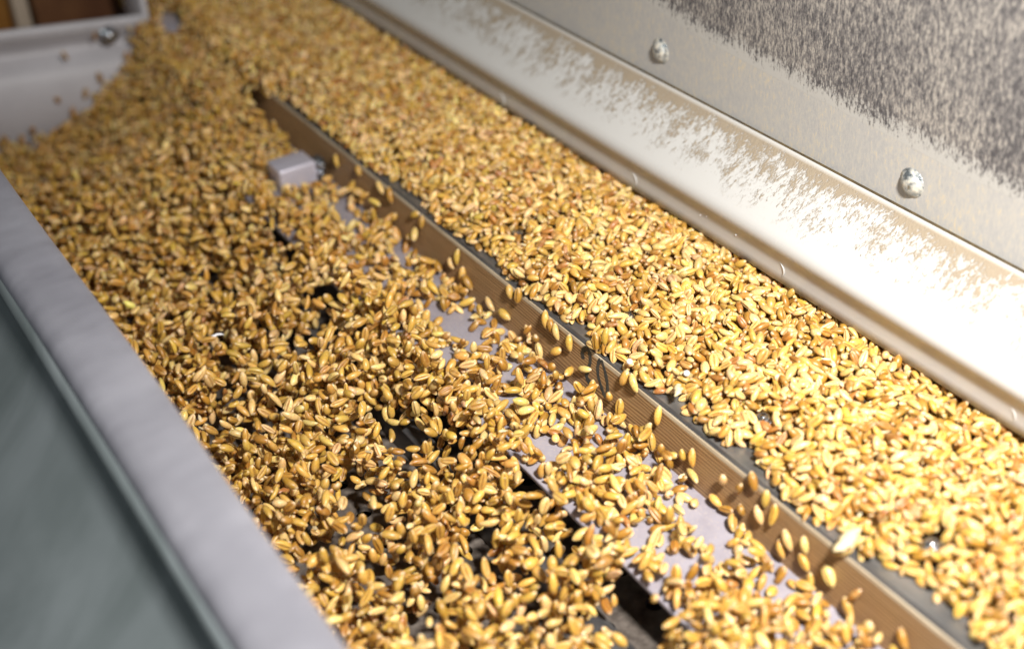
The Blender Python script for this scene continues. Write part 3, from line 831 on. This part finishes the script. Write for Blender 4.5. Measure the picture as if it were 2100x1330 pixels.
TONE = ['pale', 'golden', 'amber', 'reddish brown']
def region(i):
    x, y, z = POS[i]; px, py = PX[i, :2]
    if GRA[i][4] is None: return 'on the face of the wooden strip', 'kernels on the face of the wooden strip'
    if y > Y_WT:
        if px > 1750 and py > 1000: return 'on the bed in the lower right corner', 'kernels on the bed in the lower right corner'
        if y < 34: return 'on the bed beside the wooden strip', 'kernels on the bed beside the wooden strip'
        if y > 66: return 'on the bed under the white rail', 'kernels on the bed under the white rail'
        return 'in the middle of the bed', 'kernels in the middle of the bed'
    if y > Y_PE-1: return 'over the lavender plate', 'kernels over the lavender plate'
    if px < 900: return 'near the blurred near rail', 'kernels near the blurred near rail'
    return 'in the tumbling heap at the bottom', 'kernels in the tumbling heap at the bottom'
def pose(i):
    # which side of the kernel meets the eye
    view = CAM-POS[i]; view /= np.linalg.norm(view); l = RM[i].T @ view
    if abs(l[0]) > .8: return 'end-on'
    if l[2] < -.62: return 'crease-up'
    if l[2] > .55: return 'smooth-backed'
    return 'sideways'
bins = {}
for i in single: bins.setdefault((TONE[GRA[i][7]], pose(i), region(i)), []).append(i)
ORD = ['first', 'second', 'third', 'fourth', 'fifth', 'sixth', 'seventh', 'eighth', 'ninth', 'tenth', 'eleventh', 'twelfth', 'thirteenth', 'fourteenth', 'fifteenth', 'sixteenth', 'seventeenth', 'eighteenth', 'nineteenth', 'twentieth']
for (tn, ps, (rg, gp)), ids in bins.items():
    ids.sort(key=lambda i: PX[i, 0])
    for k, i in enumerate(ids):
        me = build_kernels([i], 'wheat_kernel', True)
        o = bpy.data.objects.new('wheat_kernel', me); col.objects.link(o)
        m4 = Matrix.Identity(4)
        for a in range(3):
            for b_ in range(3): m4[a][b_] = RM[i][a, b_]
            m4[a][3] = POS[i][a]*MM
        o.matrix_world = m4
        if len(ids) == 1: lb = '%s %s wheat kernel %s' % (tn, ps, rg)
        elif k < len(ORD) and k < (len(ids)+1)//2: lb = '%s from left, large %s %s kernel %s' % (ORD[k], tn, ps, rg)
        elif len(ids)-1-k < len(ORD): lb = '%s from right, large %s %s kernel %s' % (ORD[len(ids)-1-k], tn, ps, rg)
        else: lb = 'large %s %s kernel %s' % (tn, ps, rg)
        tag(o, lb, 'wheat kernel', gp)

# chaff and flecks
def husk(name, px, py, z, L_, Wd, yaw, m, label, cat):
    c = un(px, py, z); V = []; Fc = []; rr = random.Random(int(px))
    k = 14
    for i in range(k+1):
        t = i/k*2-1; w = Wd*(max(0, 1-abs(t)**1.7))**.7*(.75+.5*rr.random())+.15
        zc = .9*(1-t*t)+.25*rr.random()
        for s, dz in ((-1, -.5), (-.5, .25), (0, .5), (.5, .2), (1, -.6)):
            V.append((t*L_, s*w+.5*math.sin(t*3), zc+dz*w*.6))
    for i in range(k):
        for j in range(4): Fc.append((i*5+j, (i+1)*5+j, (i+1)*5+j+1, i*5+j+1))
    ca, sa = math.cos(yaw), math.sin(yaw)
    V = [(c[0]+x*ca-y*sa, c[1]+x*sa+y*ca, c[2]+zz) for x, y, zz in V]
    o = mesh(name, V, Fc, m, None, True)
    s = o.modifiers.new('thickness', 'SOLIDIFY'); s.thickness = .15*MM
    return tag(o, label, cat)
husk('chaff_husk', 1738, 1106, 7.0, 6.6, 2.3, 1.75, M_HUSK, 'large pale torn husk lying over the edge of the bed at lower right', 'husk')
husk('chaff_husk', 1705, 745, 10.2, 3.4, .9, -.6, M_HUSK, 'small dry husk lying among the kernels in the middle of the bed', 'husk')
husk('chaff_husk', 443, 690, -14, 3.2, .7, 1.3, M_WHITEFLECK, 'shiny white husk fleck on the dark heap near the blurred rail', 'husk')
husk('chaff_husk', 1390, 800, 7, 3.6, 1.3, 2.2, M_HUSK, 'cream husk flake on the bed edge right of the handwritten number', 'husk')
for px, py, r_, lb in ((1291, 741, 1.05, 'small white round seed on the bed just above the handwritten number'), (1393, 640, .8, 'tiny white seed between kernels on the bed near the second screw'), (1408, 765, 1.1, 'white bead-like seed among kernels right of the number')):
    c = un(px, py, 8.0)
    o = lathe('white_seed', [(0, r_), (r_*.5, r_*.87), (r_*.87, r_*.5), (r_, 0), (r_*.87, -r_*.5), (r_*.5, -r_*.87), (0, -r_)], tuple(c), (0.1, 0, 1), M_WHITEFLECK, None, 16)
    tag(o, lb, 'seed', 'white seeds on the bed')

# bits of chaff and broken skin among the kernels: far too many and too small to count
rc = np.random.default_rng(21); V = []; Fc = []
ids = rc.choice(len(GRA), 420, replace=False)
for i in ids:
    x, y, z = POS[i]
    if GRA[i][4] is None or x < -380: continue
    if cnt[i] < 6 and PX[i, 2] < 560: continue
    yw_ = rc.random()*6.28; L_ = .8+rc.random()*1.5; w = .25+rc.random()*.45
    u_ = np.array([math.cos(yw_), math.sin(yw_), rc.normal(0, .3)]); v_ = np.array([-math.sin(yw_), math.cos(yw_), rc.normal(0, .4)])
    c = np.array([x, y, z+1.55]); k = len(V)
    V += [c-u_*L_, c-u_*L_*.3+v_*w+[0, 0, .15], c+u_*L_*.5+v_*w*.8, c+u_*L_, c+u_*L_*.35-v_*w+[0, 0, .1], c-u_*L_*.4-v_*w*.7]
    Fc += [(k, k+1, k+5), (k+1, k+4, k+5), (k+1, k+2, k+4), (k+2, k+3, k+4)]
cb = mesh('chaff_bits', V, Fc, M_HUSK)
cb.modifiers.new('thickness', 'SOLIDIFY').thickness = .1*MM
tag(cb, 'tiny pale bits of chaff and broken skin strewn over the wheat', 'chaff', kind='stuff')
